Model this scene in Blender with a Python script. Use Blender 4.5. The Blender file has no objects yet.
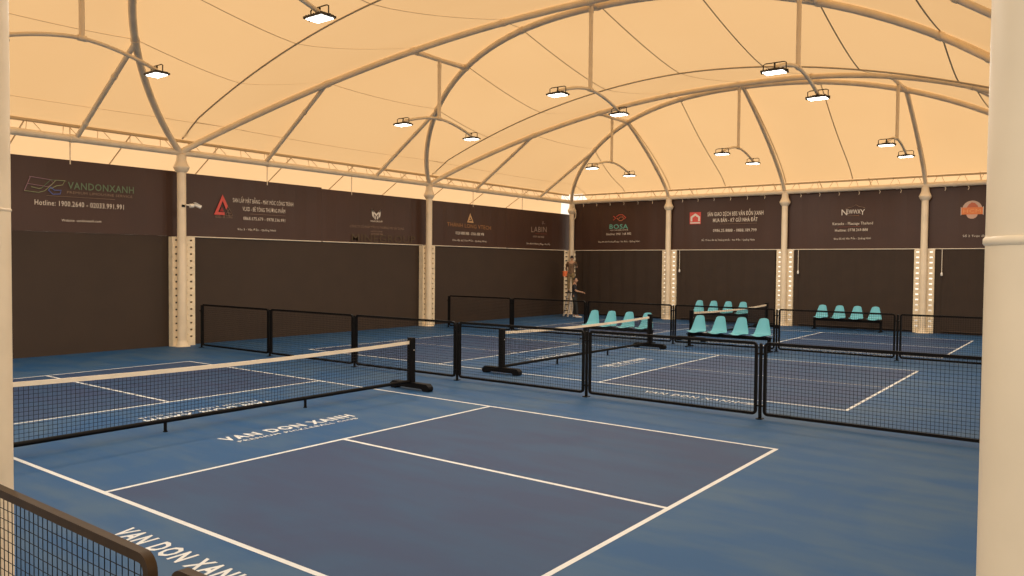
import bpy, bmesh, math, random
from mathutils import Vector, Matrix
random.seed(4)
C = bpy.context.scene.collection
PI = math.pi

# ------------------------------------------------------------------ materials
MATS = {}
def mat(name, col, rough=0.6, metal=0.0, spec=0.5, noise=None, bump=0.0, emit=None, coat=0.0):
    m = bpy.data.materials.new(name); m.use_nodes = True
    nt = m.node_tree; N = nt.nodes; L = nt.links
    b = N['Principled BSDF']
    b.inputs['Base Color'].default_value = (*col, 1)
    b.inputs['Roughness'].default_value = rough
    b.inputs['Metallic'].default_value = metal
    b.inputs['Specular IOR Level'].default_value = spec
    if coat: b.inputs['Coat Weight'].default_value = coat
    if emit:
        b.inputs['Emission Color'].default_value = (*emit[0], 1); b.inputs['Emission Strength'].default_value = emit[1]
    if noise:
        scale, amt = noise[0], noise[1]
        tc = N.new('ShaderNodeTexCoord'); n = N.new('ShaderNodeTexNoise')
        n.inputs['Scale'].default_value = scale; n.inputs['Detail'].default_value = 6
        mx = N.new('ShaderNodeMix'); mx.data_type = 'RGBA'
        c2 = noise[2] if len(noise) > 2 else tuple(max(0, c * (1 - amt)) for c in col)
        mx.inputs[6].default_value = (*col, 1); mx.inputs[7].default_value = (*c2, 1)
        rp = N.new('ShaderNodeValToRGB'); rp.color_ramp.elements[0].position = .38; rp.color_ramp.elements[1].position = .66
        L.new(tc.outputs['Object'], n.inputs['Vector']); L.new(n.outputs['Fac'], rp.inputs['Fac'])
        L.new(rp.outputs['Color'], mx.inputs[0]); L.new(mx.outputs[2], b.inputs['Base Color'])
        if bump:
            bp = N.new('ShaderNodeBump'); bp.inputs['Strength'].default_value = bump; bp.inputs['Distance'].default_value = .01
            L.new(n.outputs['Fac'], bp.inputs['Height']); L.new(bp.outputs['Normal'], b.inputs['Normal'])
    MATS[name] = m
    return m

steel = mat('cream painted steel', (.84, .70, .50), .40, noise=(3.0, .1))
casing_m = mat('pale perforated steel', (.86, .72, .50), .5, noise=(6.0, .12))
dark_seam = mat('doubled fabric seam', (.52, .37, .20), .8)
brown_wall = mat('brown curtain wall', (.042, .024, .0135), .75, noise=(1.3, .12))
brown_curtain = mat('brown curtain fabric', (.037, .021, .012), .8, noise=(2.0, .15))
banner_m = mat('dark brown banner vinyl', (.053, .0205, .0115), .55, noise=(.9, .12))
batten_m = mat('pale batten', (.75, .66, .52), .5)
black_m = mat('black coated steel', (.0035, .003, .003), .55, spec=.12)
lit_rail_m = mat('dark coated steel in lit brown tone', (.050, .028, .011), .5, spec=.15, noise=(9, .2))  # same coating as the other fences; light caught by it is put into the brown
wire_m = mat('black wire', (.006, .006, .006), .6, spec=.1)
net_m = mat('black net cord', (.010, .012, .018), .8)
tape_m = mat('cream net tape', (.88, .76, .58), .7, noise=(5, .08))
line_m = mat('white court line', (.66, .69, .70), .6, noise=(8, .08))
letter_m = mat('cream lettering', (.78, .69, .57), .6)
dim_m = mat('dim brown lettering', (.26, .17, .11), .6)
ghost_m = mat('faint olive lettering', (.072, .042, .016), .6)
gold_m = mat('orange gold lettering', (.36, .17, .06), .6)
palegold_m = mat('pale gold mark', (.62, .38, .18), .6)
thin_m = mat('thin grey lettering', (.36, .27, .21), .6)
green_m = mat('grey green lettering', (.13, .19, .105), .6)
teal_l = mat('teal lettering', (.14, .42, .34), .6)
red_m = mat('red print', (.62, .07, .05), .5)
orange_m = mat('orange print', (.72, .20, .05), .5)
white_m = mat('off white print', (.72, .66, .58), .5)
rust_l = mat('rust line', (.28, .06, .03), .6)
blue_l = mat('blue outline', (.12, .16, .42), .6)
plum_m = mat('plum outline', (.30, .17, .20), .6)
seat_m = mat('teal moulded plastic', (.15, .47, .56), .42, spec=.3)
housing_m = mat('dark lamp housing', (.035, .03, .025), .45, metal=.3)
lens_m = mat('lit lamp lens', (.9, .9, .9), .4, emit=((1, .97, .9), 9))
skin_m = mat('skin', (.42, .24, .15), .55)
hair_m = mat('black hair', (.012, .010, .010), .6)
shirt_d = mat('dark shirt', (.014, .013, .018), .8)
trouser_d = mat('dark trousers', (.020, .022, .022), .8)
shoe_m = mat('white shoe', (.75, .72, .68), .6)
khaki_m = mat('khaki cloth', (.26, .18, .08), .85, noise=(12, .4))
tan_m = mat('brown shirt', (.15, .09, .05), .85, noise=(10, .4))
bucket_m = mat('orange plastic', (.85, .19, .06), .5)
alu_m = mat('pale aluminium', (.68, .62, .55), .4, metal=.3)
cctv_m = mat('white plastic', (.82, .78, .70), .4)
concrete = mat('outdoor concrete', (.5, .48, .44), .9, noise=(.6, .2))

def court_mat(name, c1, c2, rough=.5):
    m = bpy.data.materials.new(name); m.use_nodes = True
    nt = m.node_tree; N = nt.nodes; L = nt.links; b = N['Principled BSDF']
    tc = N.new('ShaderNodeTexCoord')
    n1 = N.new('ShaderNodeTexNoise'); n1.inputs['Scale'].default_value = .55; n1.inputs['Detail'].default_value = 5; n1.inputs['Distortion'].default_value = 1.2
    mp = N.new('ShaderNodeMapping'); mp.inputs['Scale'].default_value = (.5, 2.2, 1); mp.inputs['Rotation'].default_value = (0, 0, .5)
    n2 = N.new('ShaderNodeTexNoise'); n2.inputs['Scale'].default_value = 1.4; n2.inputs['Detail'].default_value = 8
    L.new(tc.outputs['Object'], n1.inputs['Vector']); L.new(tc.outputs['Object'], mp.inputs['Vector']); L.new(mp.outputs['Vector'], n2.inputs['Vector'])
    ad = N.new('ShaderNodeMath'); ad.operation = 'ADD'; L.new(n1.outputs['Fac'], ad.inputs[0]); L.new(n2.outputs['Fac'], ad.inputs[1])
    rp = N.new('ShaderNodeMapRange'); rp.inputs['From Min'].default_value = .85; rp.inputs['From Max'].default_value = 1.18
    L.new(ad.outputs[0], rp.inputs['Value'])
    mx = N.new('ShaderNodeMix'); mx.data_type = 'RGBA'; mx.inputs[6].default_value = (*c1, 1); mx.inputs[7].default_value = (*c2, 1)
    L.new(rp.outputs[0], mx.inputs[0]); L.new(mx.outputs[2], b.inputs['Base Color'])
    n3 = N.new('ShaderNodeTexNoise'); n3.inputs['Scale'].default_value = 120
    L.new(tc.outputs['Object'], n3.inputs['Vector'])
    bp = N.new('ShaderNodeBump'); bp.inputs['Strength'].default_value = .12; bp.inputs['Distance'].default_value = .004
    L.new(n3.outputs['Fac'], bp.inputs['Height']); L.new(bp.outputs['Normal'], b.inputs['Normal'])
    b.inputs['Roughness'].default_value = rough; b.inputs['Specular IOR Level'].default_value = .2
    return m
outer_m = court_mat('blue acrylic court', (.018, .080, .205), (.044, .102, .195), .62)
inner_m = court_mat('slate blue acrylic court', (.030, .056, .130), (.028, .068, .150), .62)

def membrane(name, tcol, dcol, w):
    m = bpy.data.materials.new(name); m.use_nodes = True
    nt = m.node_tree; N = nt.nodes; L = nt.links
    N.remove(N['Principled BSDF']); out = N['Material Output']
    t = N.new('ShaderNodeBsdfTranslucent'); d = N.new('ShaderNodeBsdfDiffuse'); mx = N.new('ShaderNodeMixShader')
    tc = N.new('ShaderNodeTexCoord'); n = N.new('ShaderNodeTexNoise'); n.inputs['Scale'].default_value = .35; n.inputs['Detail'].default_value = 4
    L.new(tc.outputs['Object'], n.inputs['Vector'])
    cm = N.new('ShaderNodeMix'); cm.data_type = 'RGBA'
    cm.inputs[6].default_value = (*tcol, 1); cm.inputs[7].default_value = (tcol[0] * .93, tcol[1] * .90, tcol[2] * .86, 1)
    L.new(n.outputs['Fac'], cm.inputs[0]); L.new(cm.outputs[2], t.inputs['Color'])
    d.inputs['Color'].default_value = (*dcol, 1); mx.inputs[0].default_value = w
    L.new(t.outputs[0], mx.inputs[1]); L.new(d.outputs[0], mx.inputs[2]); L.new(mx.outputs[0], out.inputs['Surface'])
    return m
roof_m = membrane('tensioned roof fabric', (.66, .448, .236), (.78, .60, .38), .30)
skirt_m = membrane('outer skirt fabric', (.78, .54, .31), (.85, .68, .46), .30)

# ------------------------------------------------------------------ mesh helpers
class MB:
    def __init__(s): s.bm = bmesh.new()
    def box(s, c, d, rot=None, mi=0):
        M = Matrix.Translation(c) @ (rot or Matrix()) @ Matrix.Diagonal((*[x for x in d], 1))
        r = bmesh.ops.create_cube(s.bm, size=1, matrix=M)
        if mi:
            for f in {f for v in r['verts'] for f in v.link_faces}: f.material_index = mi
        return s
    def tube(s, pts, r, seg=10, caps=True, closed=False):
        pts = [Vector(p) for p in pts]; n = len(pts); rings = []
        rs = r if isinstance(r, (list, tuple)) else [r] * n
        prev = None
        for i, p in enumerate(pts):
            if closed: t = (pts[(i + 1) % n] - pts[i - 1]).normalized()
            else: t = (pts[min(i + 1, n - 1)] - pts[max(i - 1, 0)]).normalized()
            if prev is None:
                a = Vector((0, 0, 1)) if abs(t.z) < .9 else Vector((1, 0, 0))
                u = t.cross(a).normalized()
            else:
                u = (prev - t * prev.dot(t)).normalized()
            prev = u; w = t.cross(u)
            rings.append([s.bm.verts.new(p + (u * math.cos(2 * PI * k / seg + PI / seg) + w * math.sin(2 * PI * k / seg + PI / seg)) * rs[i]) for k in range(seg)])
        m = n if closed else n - 1
        for i in range(m):
            A, B = rings[i], rings[(i + 1) % n]
            for k in range(seg): s.bm.faces.new((A[k], A[(k + 1) % seg], B[(k + 1) % seg], B[k]))
        if caps and not closed:
            s.bm.faces.new(rings[0][::-1]); s.bm.faces.new(rings[-1])
        return s
    def lathe(s, prof, c=(0, 0, 0), seg=20):
        c = Vector(c); rings = []
        for r, z in prof:
            rings.append([s.bm.verts.new(c + Vector((max(r, 1e-4) * math.cos(2 * PI * k / seg), max(r, 1e-4) * math.sin(2 * PI * k / seg), z))) for k in range(seg)])
        for A, B in zip(rings[:-1], rings[1:]):
            for k in range(seg): s.bm.faces.new((A[k], A[(k + 1) % seg], B[(k + 1) % seg], B[k]))
        s.bm.faces.new(rings[0][::-1]); s.bm.faces.new(rings[-1])
        return s
    def poly(s, pts, mi=0):
        f = s.bm.faces.new([s.bm.verts.new(p) for p in pts]); f.material_index = mi
        return s
    def extr(s, pts, off):
        """closed outline pts extruded by vector off"""
        off = Vector(off); a = [s.bm.verts.new(Vector(p)) for p in pts]; b = [s.bm.verts.new(Vector(p) + off) for p in pts]
        n = len(a); s.bm.faces.new(a); s.bm.faces.new(b[::-1])
        for i in range(n): s.bm.faces.new((a[i], b[i], b[(i + 1) % n], a[(i + 1) % n]))
        return s
    def build(s, name, m, parent=None, smooth=False, bevel=0.0):
        bmesh.ops.recalc_face_normals(s.bm, faces=s.bm.faces[:])
        me = bpy.data.meshes.new(name); s.bm.to_mesh(me); s.bm.free()
        for x in (m if isinstance(m, (list, tuple)) else [m]): me.materials.append(x)
        if smooth:
            me.polygons.foreach_set('use_smooth', [True] * len(me.polygons))
            me.set_sharp_from_angle(angle=math.radians(40))
        o = bpy.data.objects.new(name, me); C.objects.link(o)
        if parent: o.parent = parent
        if bevel:
            b = o.modifiers.new('bevel', 'BEVEL'); b.width = bevel; b.segments = 2; b.limit_method = 'ANGLE'
        return o
def tag(o, label, cat, group=None, kind=None):
    o['label'] = label; o['category'] = cat
    if group: o['group'] = group
    if kind: o['kind'] = kind
    return o
def empty(name, loc, label, cat, group=None, rz=0.0):
    o = bpy.data.objects.new(name, None); C.objects.link(o); o.location = loc; o.rotation_euler = (0, 0, rz)
    o.empty_display_size = .2
    return tag(o, label, cat, group)
def copy_tree(o, parent=None):
    c = o.copy(); C.objects.link(c); c.parent = parent
    for ch in o.children: copy_tree(ch, c)
    return c
ORD = ['first', 'second', 'third', 'fourth', 'fifth', 'sixth', 'seventh', 'eighth']

# ------------------------------------------------------------------ roof geometry
COLY = [-1.95, 7.65, 17.35, 26.95]
SX = 9.8
def prof(t, p, r): return max(0.0, 1 - abs(t) ** p) ** r
def arch_z(x, end=False): return 5.2 + (3.20 if end else 3.33) * prof(min(1, abs(x) / SX), 2.28, .85)
def arch_l(x, end=False): return (4.57 if end else 4.634) * prof(min(1, abs(x) / SX), 2.18, .84)
def is_end(i): return i in (0, 3)
def arch_pt(x, i, sgn):
    e = (i == 0 and sgn > 0) or (i == 3 and sgn < 0) or (i == 2 and sgn > 0) or (i == 1 and sgn < 0)
    if i in (1,) and sgn > 0 or i == 2 and sgn < 0: e = False
    return Vector((x, COLY[i] + sgn * arch_l(x, e), arch_z(x, e)))
UP = .11
def mem_arch(x, i, sgn):
    p = arch_pt(max(-9.79, min(9.79, x)), i, sgn)
    z = max(p.z + UP, 5.58)
    if abs(x) > 9.4: z = 5.58 + (z - 5.58) * max(0, (10.05 - abs(x)) / .65)
    return p.y, z
def valley(x): return 7.88 - 2.30 * (min(abs(x), 10.05) / 10.05) ** 1.9
def hip_z(s): return max(0.0, 1 - s ** 1.05) ** .8
def roof_row(x):
    """list of (y, z) from the near edge to the far edge at this x; fixed number of samples"""
    out = []
    def hip(y0, z0, y1, rev):
        pts = []
        n = 14
        for k in range(n + 1):
            s = k / n
            sag = .30 * math.sin(PI * x / 4.9) ** 2 * math.sin(PI * min(1, s * 1.0)) * (1 if abs(x) < 9.4 else 0)
            y = y0 + (y1 - y0) * s
            z = 5.58 + (z0 - 5.58) * hip_z(s) - sag * min(1, (z0 - 5.58))
            pts.append((y, z))
        return pts[::-1] if rev else pts
    y, z = mem_arch(x, 0, 1)
    out += hip(y, z, -2.08, True)
    def pair(a, b):
        (ya, za), (yb, zb) = a, b
        g = abs(yb - ya) / 9.0
        return [(ya + (yb - ya) * k / 8, za + (zb - za) * k / 8 - .16 * g * min(1, max(0, za - 5.58)) * 4 * (k / 8) * (1 - k / 8)) for k in range(1, 9)]
    def val(a, yv, b):
        r = []
        V = valley(x)
        for (p, q, n, inv) in ((a, None, 8, True), (None, b, 8, False)):
            e = p or q
            v = min(V, e[1])
            for k in range(1, n + 1):
                f = k / n
                if inv: r.append((e[0] + (yv - e[0]) * f, v + (e[1] - v) * (1 - f) ** 1.35))
                else: r.append((yv + (e[0] - yv) * f, v + (e[1] - v) * f ** 1.35))
        return r
    m = {(i, s): mem_arch(x, i, s) for i in range(4) for s in (1, -1)}
    out += pair(m[0, 1], m[1, -1])
    out += val(m[1, -1], COLY[1], m[1, 1])
    out += pair(m[1, 1], m[2, -1])
    out += val(m[2, -1], COLY[2], m[2, 1])
    out += pair(m[2, 1], m[3, -1])
    out += hip(m[3, -1][0], m[3, -1][1], 27.08, False)[1:]
    return out
NX = 84
xs = [-10.05 + 20.1 * i / NX for i in range(NX + 1)]
rows = [roof_row(x) for x in xs]
mb = MB(); V = [[mb.bm.verts.new((x, y, z)) for (y, z) in r] for x, r in zip(xs, rows)]
for i in range(NX):
    for j in range(len(rows[0]) - 1):
        a, b, c, d = V[i][j], V[i + 1][j], V[i + 1][j + 1], V[i][j + 1]
        mb.bm.faces.new((a, b, c, d))
bmesh.ops.remove_doubles(mb.bm, verts=mb.bm.verts[:], dist=1e-4)
ceiling = mb.build('ceiling', roof_m)
ceiling.data.polygons.foreach_set('use_smooth', [True] * len(ceiling.data.polygons))
tag(ceiling, 'sunlit cream tent membrane forming the vaulted roof over the courts', 'roof', kind='structure')
# seams: thin bands just under the fabric
mb = MB()
def strip(mb, pts, w, dz=-.012):
    a = [mb.bm.verts.new((x - w / 2, y, z + dz)) for x, y, z in pts]; b = [mb.bm.verts.new((x + w / 2, y, z + dz)) for x, y, z in pts]
    for k in range(len(pts) - 1): mb.bm.faces.new((a[k], b[k], b[k + 1], a[k + 1]))
for x in (-9.15, -7.1, -4.9, -2.45, 0, 2.45, 4.9, 7.1, 9.15):
    strip(mb, [(x, y, z) for y, z in roof_row(x)], .032)
o = mb.build('fabric_seam', dark_seam, ceiling)
mb = MB()
for i in (1, 2):
    mb.tube([(x, COLY[i], min(valley(x), mem_arch(x, i, 1)[1]) - .03) for x in [-9.7 + 19.4 * k / 50 for k in range(51)]], .022, 6)
mb.build('valley_cable', mat('grey steel cable', (.45, .36, .24), .5), ceiling)

# outer skirts beyond the eaves
def skirt(name, quads, label):
    mb = MB()
    for q in quads: mb.poly(q)
    o = mb.build(name, skirt_m); tag(o, label, 'roof edge', kind='structure')
    return o
def lerp(a, b, f): return [a[i] + (b[i] - a[i]) * f for i in range(3)]
def skirt_with_seams(name, A0, A1, B0, B1, label, n=12):
    o = skirt(name, [(A0, A1, B1, B0)], label)
    mb = MB()
    for k in range(1, n):
        a = lerp(A0, A1, k / n); b = [B0[0], a[1], B0[2]] if abs(B0[0] - A0[0]) > .5 and abs(A0[0] - A1[0]) < .01 else [a[0], B0[1], B0[2]]
        mb.tube([(a[0], a[1], a[2] - .015), (b[0], b[1], b[2] - .015)], .016, 5)
    mb.build('skirt_seam', dark_seam, o)
skirt_with_seams('trim_1', (-10.05, -3.5, 5.58), (-10.05, 26.45, 5.58), (-12.2, -3.5, 4.35), (-12.2, 29.6, 4.35), 'pale fabric skirt sloping outward above the left banners')
skirt_with_seams('trim_2', (-9.3, 27.08, 5.58), (11.8, 27.08, 5.58), (-9.3, 28.8, 4.62), (11.8, 28.8, 4.62), 'pale fabric skirt sloping outward behind the far eave pipe')
skirt_with_seams('trim_3', (10.05, -3.5, 5.58), (10.05, 27.2, 5.58), (11.8, -3.5, 4.9), (11.8, 28.0, 4.9), 'pale fabric skirt sloping outward along the right eave')

# ------------------------------------------------------------------ steel frame
def node(mb, p, r=.085, l=.16, ax=(0, 0, 1)):
    ax = Vector(ax).normalized(); p = Vector(p)
    mb.tube([p - ax * l / 2, p + ax * l / 2], r, 12)
XSA = [-SX + 2 * SX * (0.5 - 0.5 * math.cos(PI * k / 72)) for k in range(73)]
rows_name = {0: 'nearest column row', 1: 'second column row', 2: 'third column row', 3: 'farthest column row'}
lean = {1: 'leaning away', -1: 'leaning toward the near end'}
arch_labels = {(0, 1): 'cream steel roof arch nearest the camera, leaning inward from the near columns',
 (1, -1): 'curved cream arch rising steeply from first left wall column out of the picture top',
 (1, 1): 'long cream arch sweeping up rightward from the first left wall column',
 (2, -1): 'cream arch rising steeply from second left wall column to the roof peak',
 (2, 1): 'cream arch sweeping right from the second left wall column toward the far end',
 (3, -1): 'cream arch curving up from the far left corner column above the hip ribs'}
for (i, sgn) in ((0, 1), (1, -1), (1, 1), (2, -1), (2, 1), (3, -1)):
    root = empty('steel_arch', (0, COLY[i], 0), arch_labels[i, sgn], 'roof arch', 'paired steel arches under the roof')
    O = Vector((0, COLY[i], 0))
    def loc(p): return Vector(p) - O
    mb = MB(); mb.tube([loc(arch_pt(x, i, sgn)) for x in XSA], .082, 12)
    mb.build('arch_tube', steel, root, smooth=True)
    for x in (-7.05, -4.9, -2.4, 0, 2.4, 4.9, 7.05):
        p = arch_pt(x, i, sgn); q = arch_pt(x + .09, i, sgn)
        mb = MB(); mb.tube([loc(p), loc(q)], .096, 12); mb.build('weld_collar', steel, root, smooth=True)
    for sx in (-1, 1):   # raking braces down to the eave pipe
        p = arch_pt(sx * 7.05, i, sgn); q = Vector((sx * SX, p.y + sgn * .03, 5.24))
        b = MB(); b.tube([loc(p), loc(q)], .058, 10); br = b.build('brace', steel, root, smooth=True)
        d = (p - q).normalized()
        for fr in (.16, .66):
            c = q.lerp(p, fr); b = MB(); b.tube([loc(c - d * .04), loc(c + d * .04)], .070, 10); b.build('brace_collar', steel, br, smooth=True)
# links between paired arches
side = {-4.9: 'left of centre', 0: 'at the peak', 4.9: 'right of centre'}
pair_nm = {(0, 1): 'near', (1, 2): 'middle', (2, 3): 'far'}
for (a, b) in ((0, 1), (1, 2), (2, 3)):
    for x in (-4.9, 0, 4.9):
        p, q = arch_pt(x, a, 1), arch_pt(x, b, -1)
        O = (p + q) / 2
        mb = MB(); mb.tube([p - O, q - O], .058, 10)
        mb.tube([(p - O) * .86, (p - O) * .80], .07, 10); mb.tube([(q - O) * .86, (q - O) * .80], .07, 10)
        o = mb.build('cross_link', steel, None, smooth=True); o.location = O
        tag(o, 'short cream pipe linking the %s pair of roof arches %s' % (pair_nm[a, b], side[x]), 'pipe', 'links between the arch pairs')
# hip ribs to the back columns
for x, nm in ((-4.9, 'left'), (0, 'middle'), (4.9, 'right')):
    p = arch_pt(x, 3, -1); root = empty('hip_rib', (x, COLY[3], 0), 'curved cream rib from the %s back wall column up to the far arch' % {'left': 'second', 'middle': 'third', 'right': 'fourth'}[nm], 'roof rib', 'ribs of the far hip')
    pts = []
    for k in range(25):
        s = k / 24; pts.append((0, p.y + (COLY[3] - p.y) * s - COLY[3], 5.2 + (p.z - 5.2) * hip_z(s)))
    mb = MB(); mb.tube(pts, .07, 10); mb.build('rib_tube', steel, root, smooth=True)
    mb = MB(); q = Vector(pts[16]); d = (Vector(pts[17]) - q).normalized(); mb.tube([q - d * .05, q + d * .05], .084, 10); mb.build('rib_collar', steel, root, smooth=True)
    # near end mirror (outside the picture but part of the frame)
for x in (-4.9, 0, 4.9):
    p = arch_pt(x, 0, 1)
    pts = [(x, p.y + (COLY[0] - p.y) * s / 24, 5.2 + (p.z - 5.2) * hip_z(s / 24)) for s in range(25)]
    mb = MB(); mb.tube(pts, .07, 10); o = mb.build('hip_rib', steel, None, smooth=True)
    tag(o, 'cream rib of the near hip above the camera, at x %s' % {-4.9: 'left', 0: 'centre', 4.9: 'right'}[x], 'roof rib', 'ribs of the near hip')

# eave pipes, edge tubes and lacing
def eave(name, A, B, out, label, step):
    root = empty(name, A, label, 'eave pipe', 'eave pipes round the tent')
    A = Vector(A); B = Vector(B); n = (B - A).length; d = (B - A) / n; out = Vector(out)
    mb = MB(); mb.tube([Vector((0, 0, 0)), B - A], .088, 14); mb.build('pipe', steel, root, smooth=True)
    for f in (2.75, n - 2.75) if n > 9 else (.9, n - .9):
        mb = MB(); mb.tube([d * (f - .05), d * (f + .05)], .102, 14); mb.build('pipe_collar', steel, root, smooth=True)
    e = out * .20 + Vector((0, 0, .33))
    mb = MB(); mb.tube([e, e + (B - A)], .042, 8); mb.build('edge_tube', mat('tan edge rope', (.52, .40, .24), .6) if 'tan edge rope' not in MATS else MATS['tan edge rope'], root, smooth=True)  # edge tube and lacing share one even tan colour
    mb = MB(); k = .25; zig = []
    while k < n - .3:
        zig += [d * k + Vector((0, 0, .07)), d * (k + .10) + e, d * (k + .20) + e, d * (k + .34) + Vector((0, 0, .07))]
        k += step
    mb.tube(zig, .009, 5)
    mb.build('lacing', MATS['tan edge rope'], root)
bay = {0: 'near', 1: 'middle', 2: 'far'}
for i in range(3):
    eave('eave_pipe', (-SX, COLY[i], 5.2), (-SX, COLY[i + 1], 5.2), (-1, 0, 0), 'long cream eave pipe above left banners, %s' % ['from the picture edge to the first wall column', 'between the first and second wall columns', 'between the second wall column and the far corner'][i], .8)
    eave('eave_pipe', (SX, COLY[i], 5.2), (SX, COLY[i + 1], 5.2), (1, 0, 0), 'cream eave pipe along the right side, %s bay' % bay[i], .8)
bx = [-9.8, -4.9, 0, 4.9, 9.8]
for i in range(4):
    eave('eave_pipe', (bx[i], COLY[3], 5.2), (bx[i + 1], COLY[3], 5.2), (0, 1, 0), 'cream eave pipe above the %s banner of the back wall' % ['first', 'second', 'third', 'fourth'][i], .7)
    eave('eave_pipe', (bx[i], COLY[0], 5.2), (bx[i + 1], COLY[0], 5.2), (0, -1, 0), 'cream eave pipe over the near opening, %s bay' % ORD[i], .7)

# columns
def column(x, y, label, casing=None, ring=None, group='white tent columns', taper=True):
    root = empty('tent_column', (x, y, 0), label, 'column', group)
    mb = MB(); mb.lathe([(.115, 0.0), (.115, 5.12)], seg=28); p = mb.build('pipe', steel, root, smooth=True)
    mb = MB(); mb.lathe([(.116, 4.66), (.15, 4.69), (.19, 4.76), (.205, 4.80), (.205, 4.815), (.19, 4.84), (.14, 4.95), (.125, 5.02), (.12, 5.14)], seg=28)
    mb.build('head_collar', steel, root, smooth=True)
    mb = MB(); mb.lathe([(.21, 0.0), (.21, .015), (.16, .03), (.13, .09), (.117, .16)], seg=24); mb.build('base_flange', steel, root, smooth=True)
    if ring:
        mb = MB(); mb.lathe([(.116, ring - .008), (.119, ring - .004), (.119, ring + .004), (.116, ring + .008)], seg=28); mb.build('weld_ring', steel, root, smooth=True)
    if casing:
        # perforated steel casing set behind the pipe, slots are real openings
        axis, off, lit = casing
        mb = MB(); H = 2.95; hw = .325
        cols = [(-hw, -.285), (-.165, .165), (.285, hw)]
        for a, b in cols: mb.box(((a + b) / 2, 0, H / 2), (b - a, .03, H))
        for sgn in (-1, 1):
            mb.box((sgn * .225, 0, .04), (.12, .03, .08))
            z = .08; k = 0
            while z < H - .02:
                hh = .052 if lit else .045
                top = min(z + .187 - hh, H); mb.box((sgn * .225, 0, (z + top) / 2), (.12, .03, top - z))
                if not lit and top < H:   # small round-ish hole: fill both sides of the gap
                    mb.box((sgn * .265, 0, top + hh / 2), (.04, .03, hh)); mb.box((sgn * .172, 0, top + hh / 2), (.014, .03, hh))
                elif top < H:
                    mb.box((sgn * .275, 0, top + hh / 2), (.02, .03, hh))
                z = top + hh
        # folded side flanges reaching back
        for sgn in (-1, 1): mb.box((sgn * (hw - .012), .09, H / 2), (.02, .18, H))
        o = mb.build('perforated_casing', casing_m, root)
        if axis == 'y': o.rotation_euler = (0, 0, 0); o.location = (0, off, 0)
        elif axis == 'x': o.rotation_euler = (0, 0, PI / 2); o.location = (-off, .12, 0)
        else: o.rotation_euler = (0, 0, PI / 4); o.location = (-off * .7, off * .7, 0)
        if not lit:
            mb = MB()
            for sgn in (-1, 1):
                for k in range(15): mb.tube([(sgn * .115, -.03, .12 + k * .187), (sgn * .115, -.012, .12 + k * .187)], .014, 8)
            b = mb.build('bolt', casing_m, o)
    return root
c_left1 = column(-9.8, 7.68, 'white column with perforated casing at left wall, nearest the big net', ('x', .12, False))
column(-9.8, 17.31, 'white column with perforated casing at middle of left wall', ('x', .12, False))
column(-9.8, 26.95, 'white column in the far left corner behind the stepladder', ('d', .10, True))
column(-4.9, 26.95, 'white column on back wall behind the first and second rows of seats', ('y', .12, True))
column(0.02, 26.95, 'white column on back wall between the two far benches', ('y', .12, True))
column(4.9, 26.95, 'white column on back wall right of the far right bench', ('y', .12, True))
column(9.8, 26.95, 'white back corner column hidden behind the big right column', ('y', .12, True))
column(4.942, -1.95, 'white foreground column cut off by the left picture edge', None, 2.56)
column(9.836, -1.95, 'big white foreground column filling the right picture edge', None, 2.33)
for x in (-9.8, -4.9, 0): column(x, -1.95, 'white near side column left of the picture, %s' % {-9.8: 'at the left wall', -4.9: 'second from the left wall', 0: 'third from the left wall'}[x])
for y in (7.65, 17.35): column(9.8, y, 'white column of the right side, outside the picture, %s bay' % ('near' if y < 10 else 'far'))

# ------------------------------------------------------------------ walls
mb = MB(); mb.box((-10.17, 12.6, 1.485), (.08, 29.4, 2.97)); o = mb.build('wall_left', brown_wall)
tag(o, 'brown lower wall running along the left side of the tent', 'wall', kind='structure')
mb = MB()
edges = [-10.21, -9.35 - .2, -5.2, -4.6, -.28, .32, 4.6, 5.2, 9.5, 10.2]
for a, b in ((-10.2, -5.225), (-4.575, -.305), (.345, 4.575), (5.225, 9.475)):
    mb.box(((a + b) / 2, 27.20, 1.485), (b - a, .08, 2.97))
o = mb.build('wall_back', brown_wall); tag(o, 'brown lower back wall at the far end of the tent', 'wall', kind='structure')
# backing so the left casings read dark behind
# ------------------------------------------------------------------ text helper
def text_mesh(body, w, h, bold=.0, space=1.0):
    cu = bpy.data.curves.new('t', 'FONT'); cu.body = body; cu.space_character = space; cu.extrude = 0; cu.offset = bold; cu.resolution_u = 2
    o = bpy.data.objects.new('t', cu); C.objects.link(o)
    dg = bpy.context.evaluated_depsgraph_get(); dg.update()
    me = bpy.data.meshes.new_from_object(o.evaluated_get(dg)); bpy.data.objects.remove(o)
    vs = me.vertices
    if not len(vs): return me
    x0 = min(v.co.x for v in vs); x1 = max(v.co.x for v in vs); y0 = 0; y1 = .70
    for v in vs:
        v.co.x = (v.co.x - x0) / max(1e-6, x1 - x0) * w; v.co.y = v.co.y / y1 * h; v.co.z = 0
    return me
def put(me, name, m, parent, fn):
    """place flat text mesh through fn(u, v) -> xyz (local to parent)"""
    for v in me.vertices: v.co = fn(v.co.x, v.co.y)
    me.materials.clear(); me.materials.append(m)
    o = bpy.data.objects.new(name, me); C.objects.link(o); o.parent = parent
    return o

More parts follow.
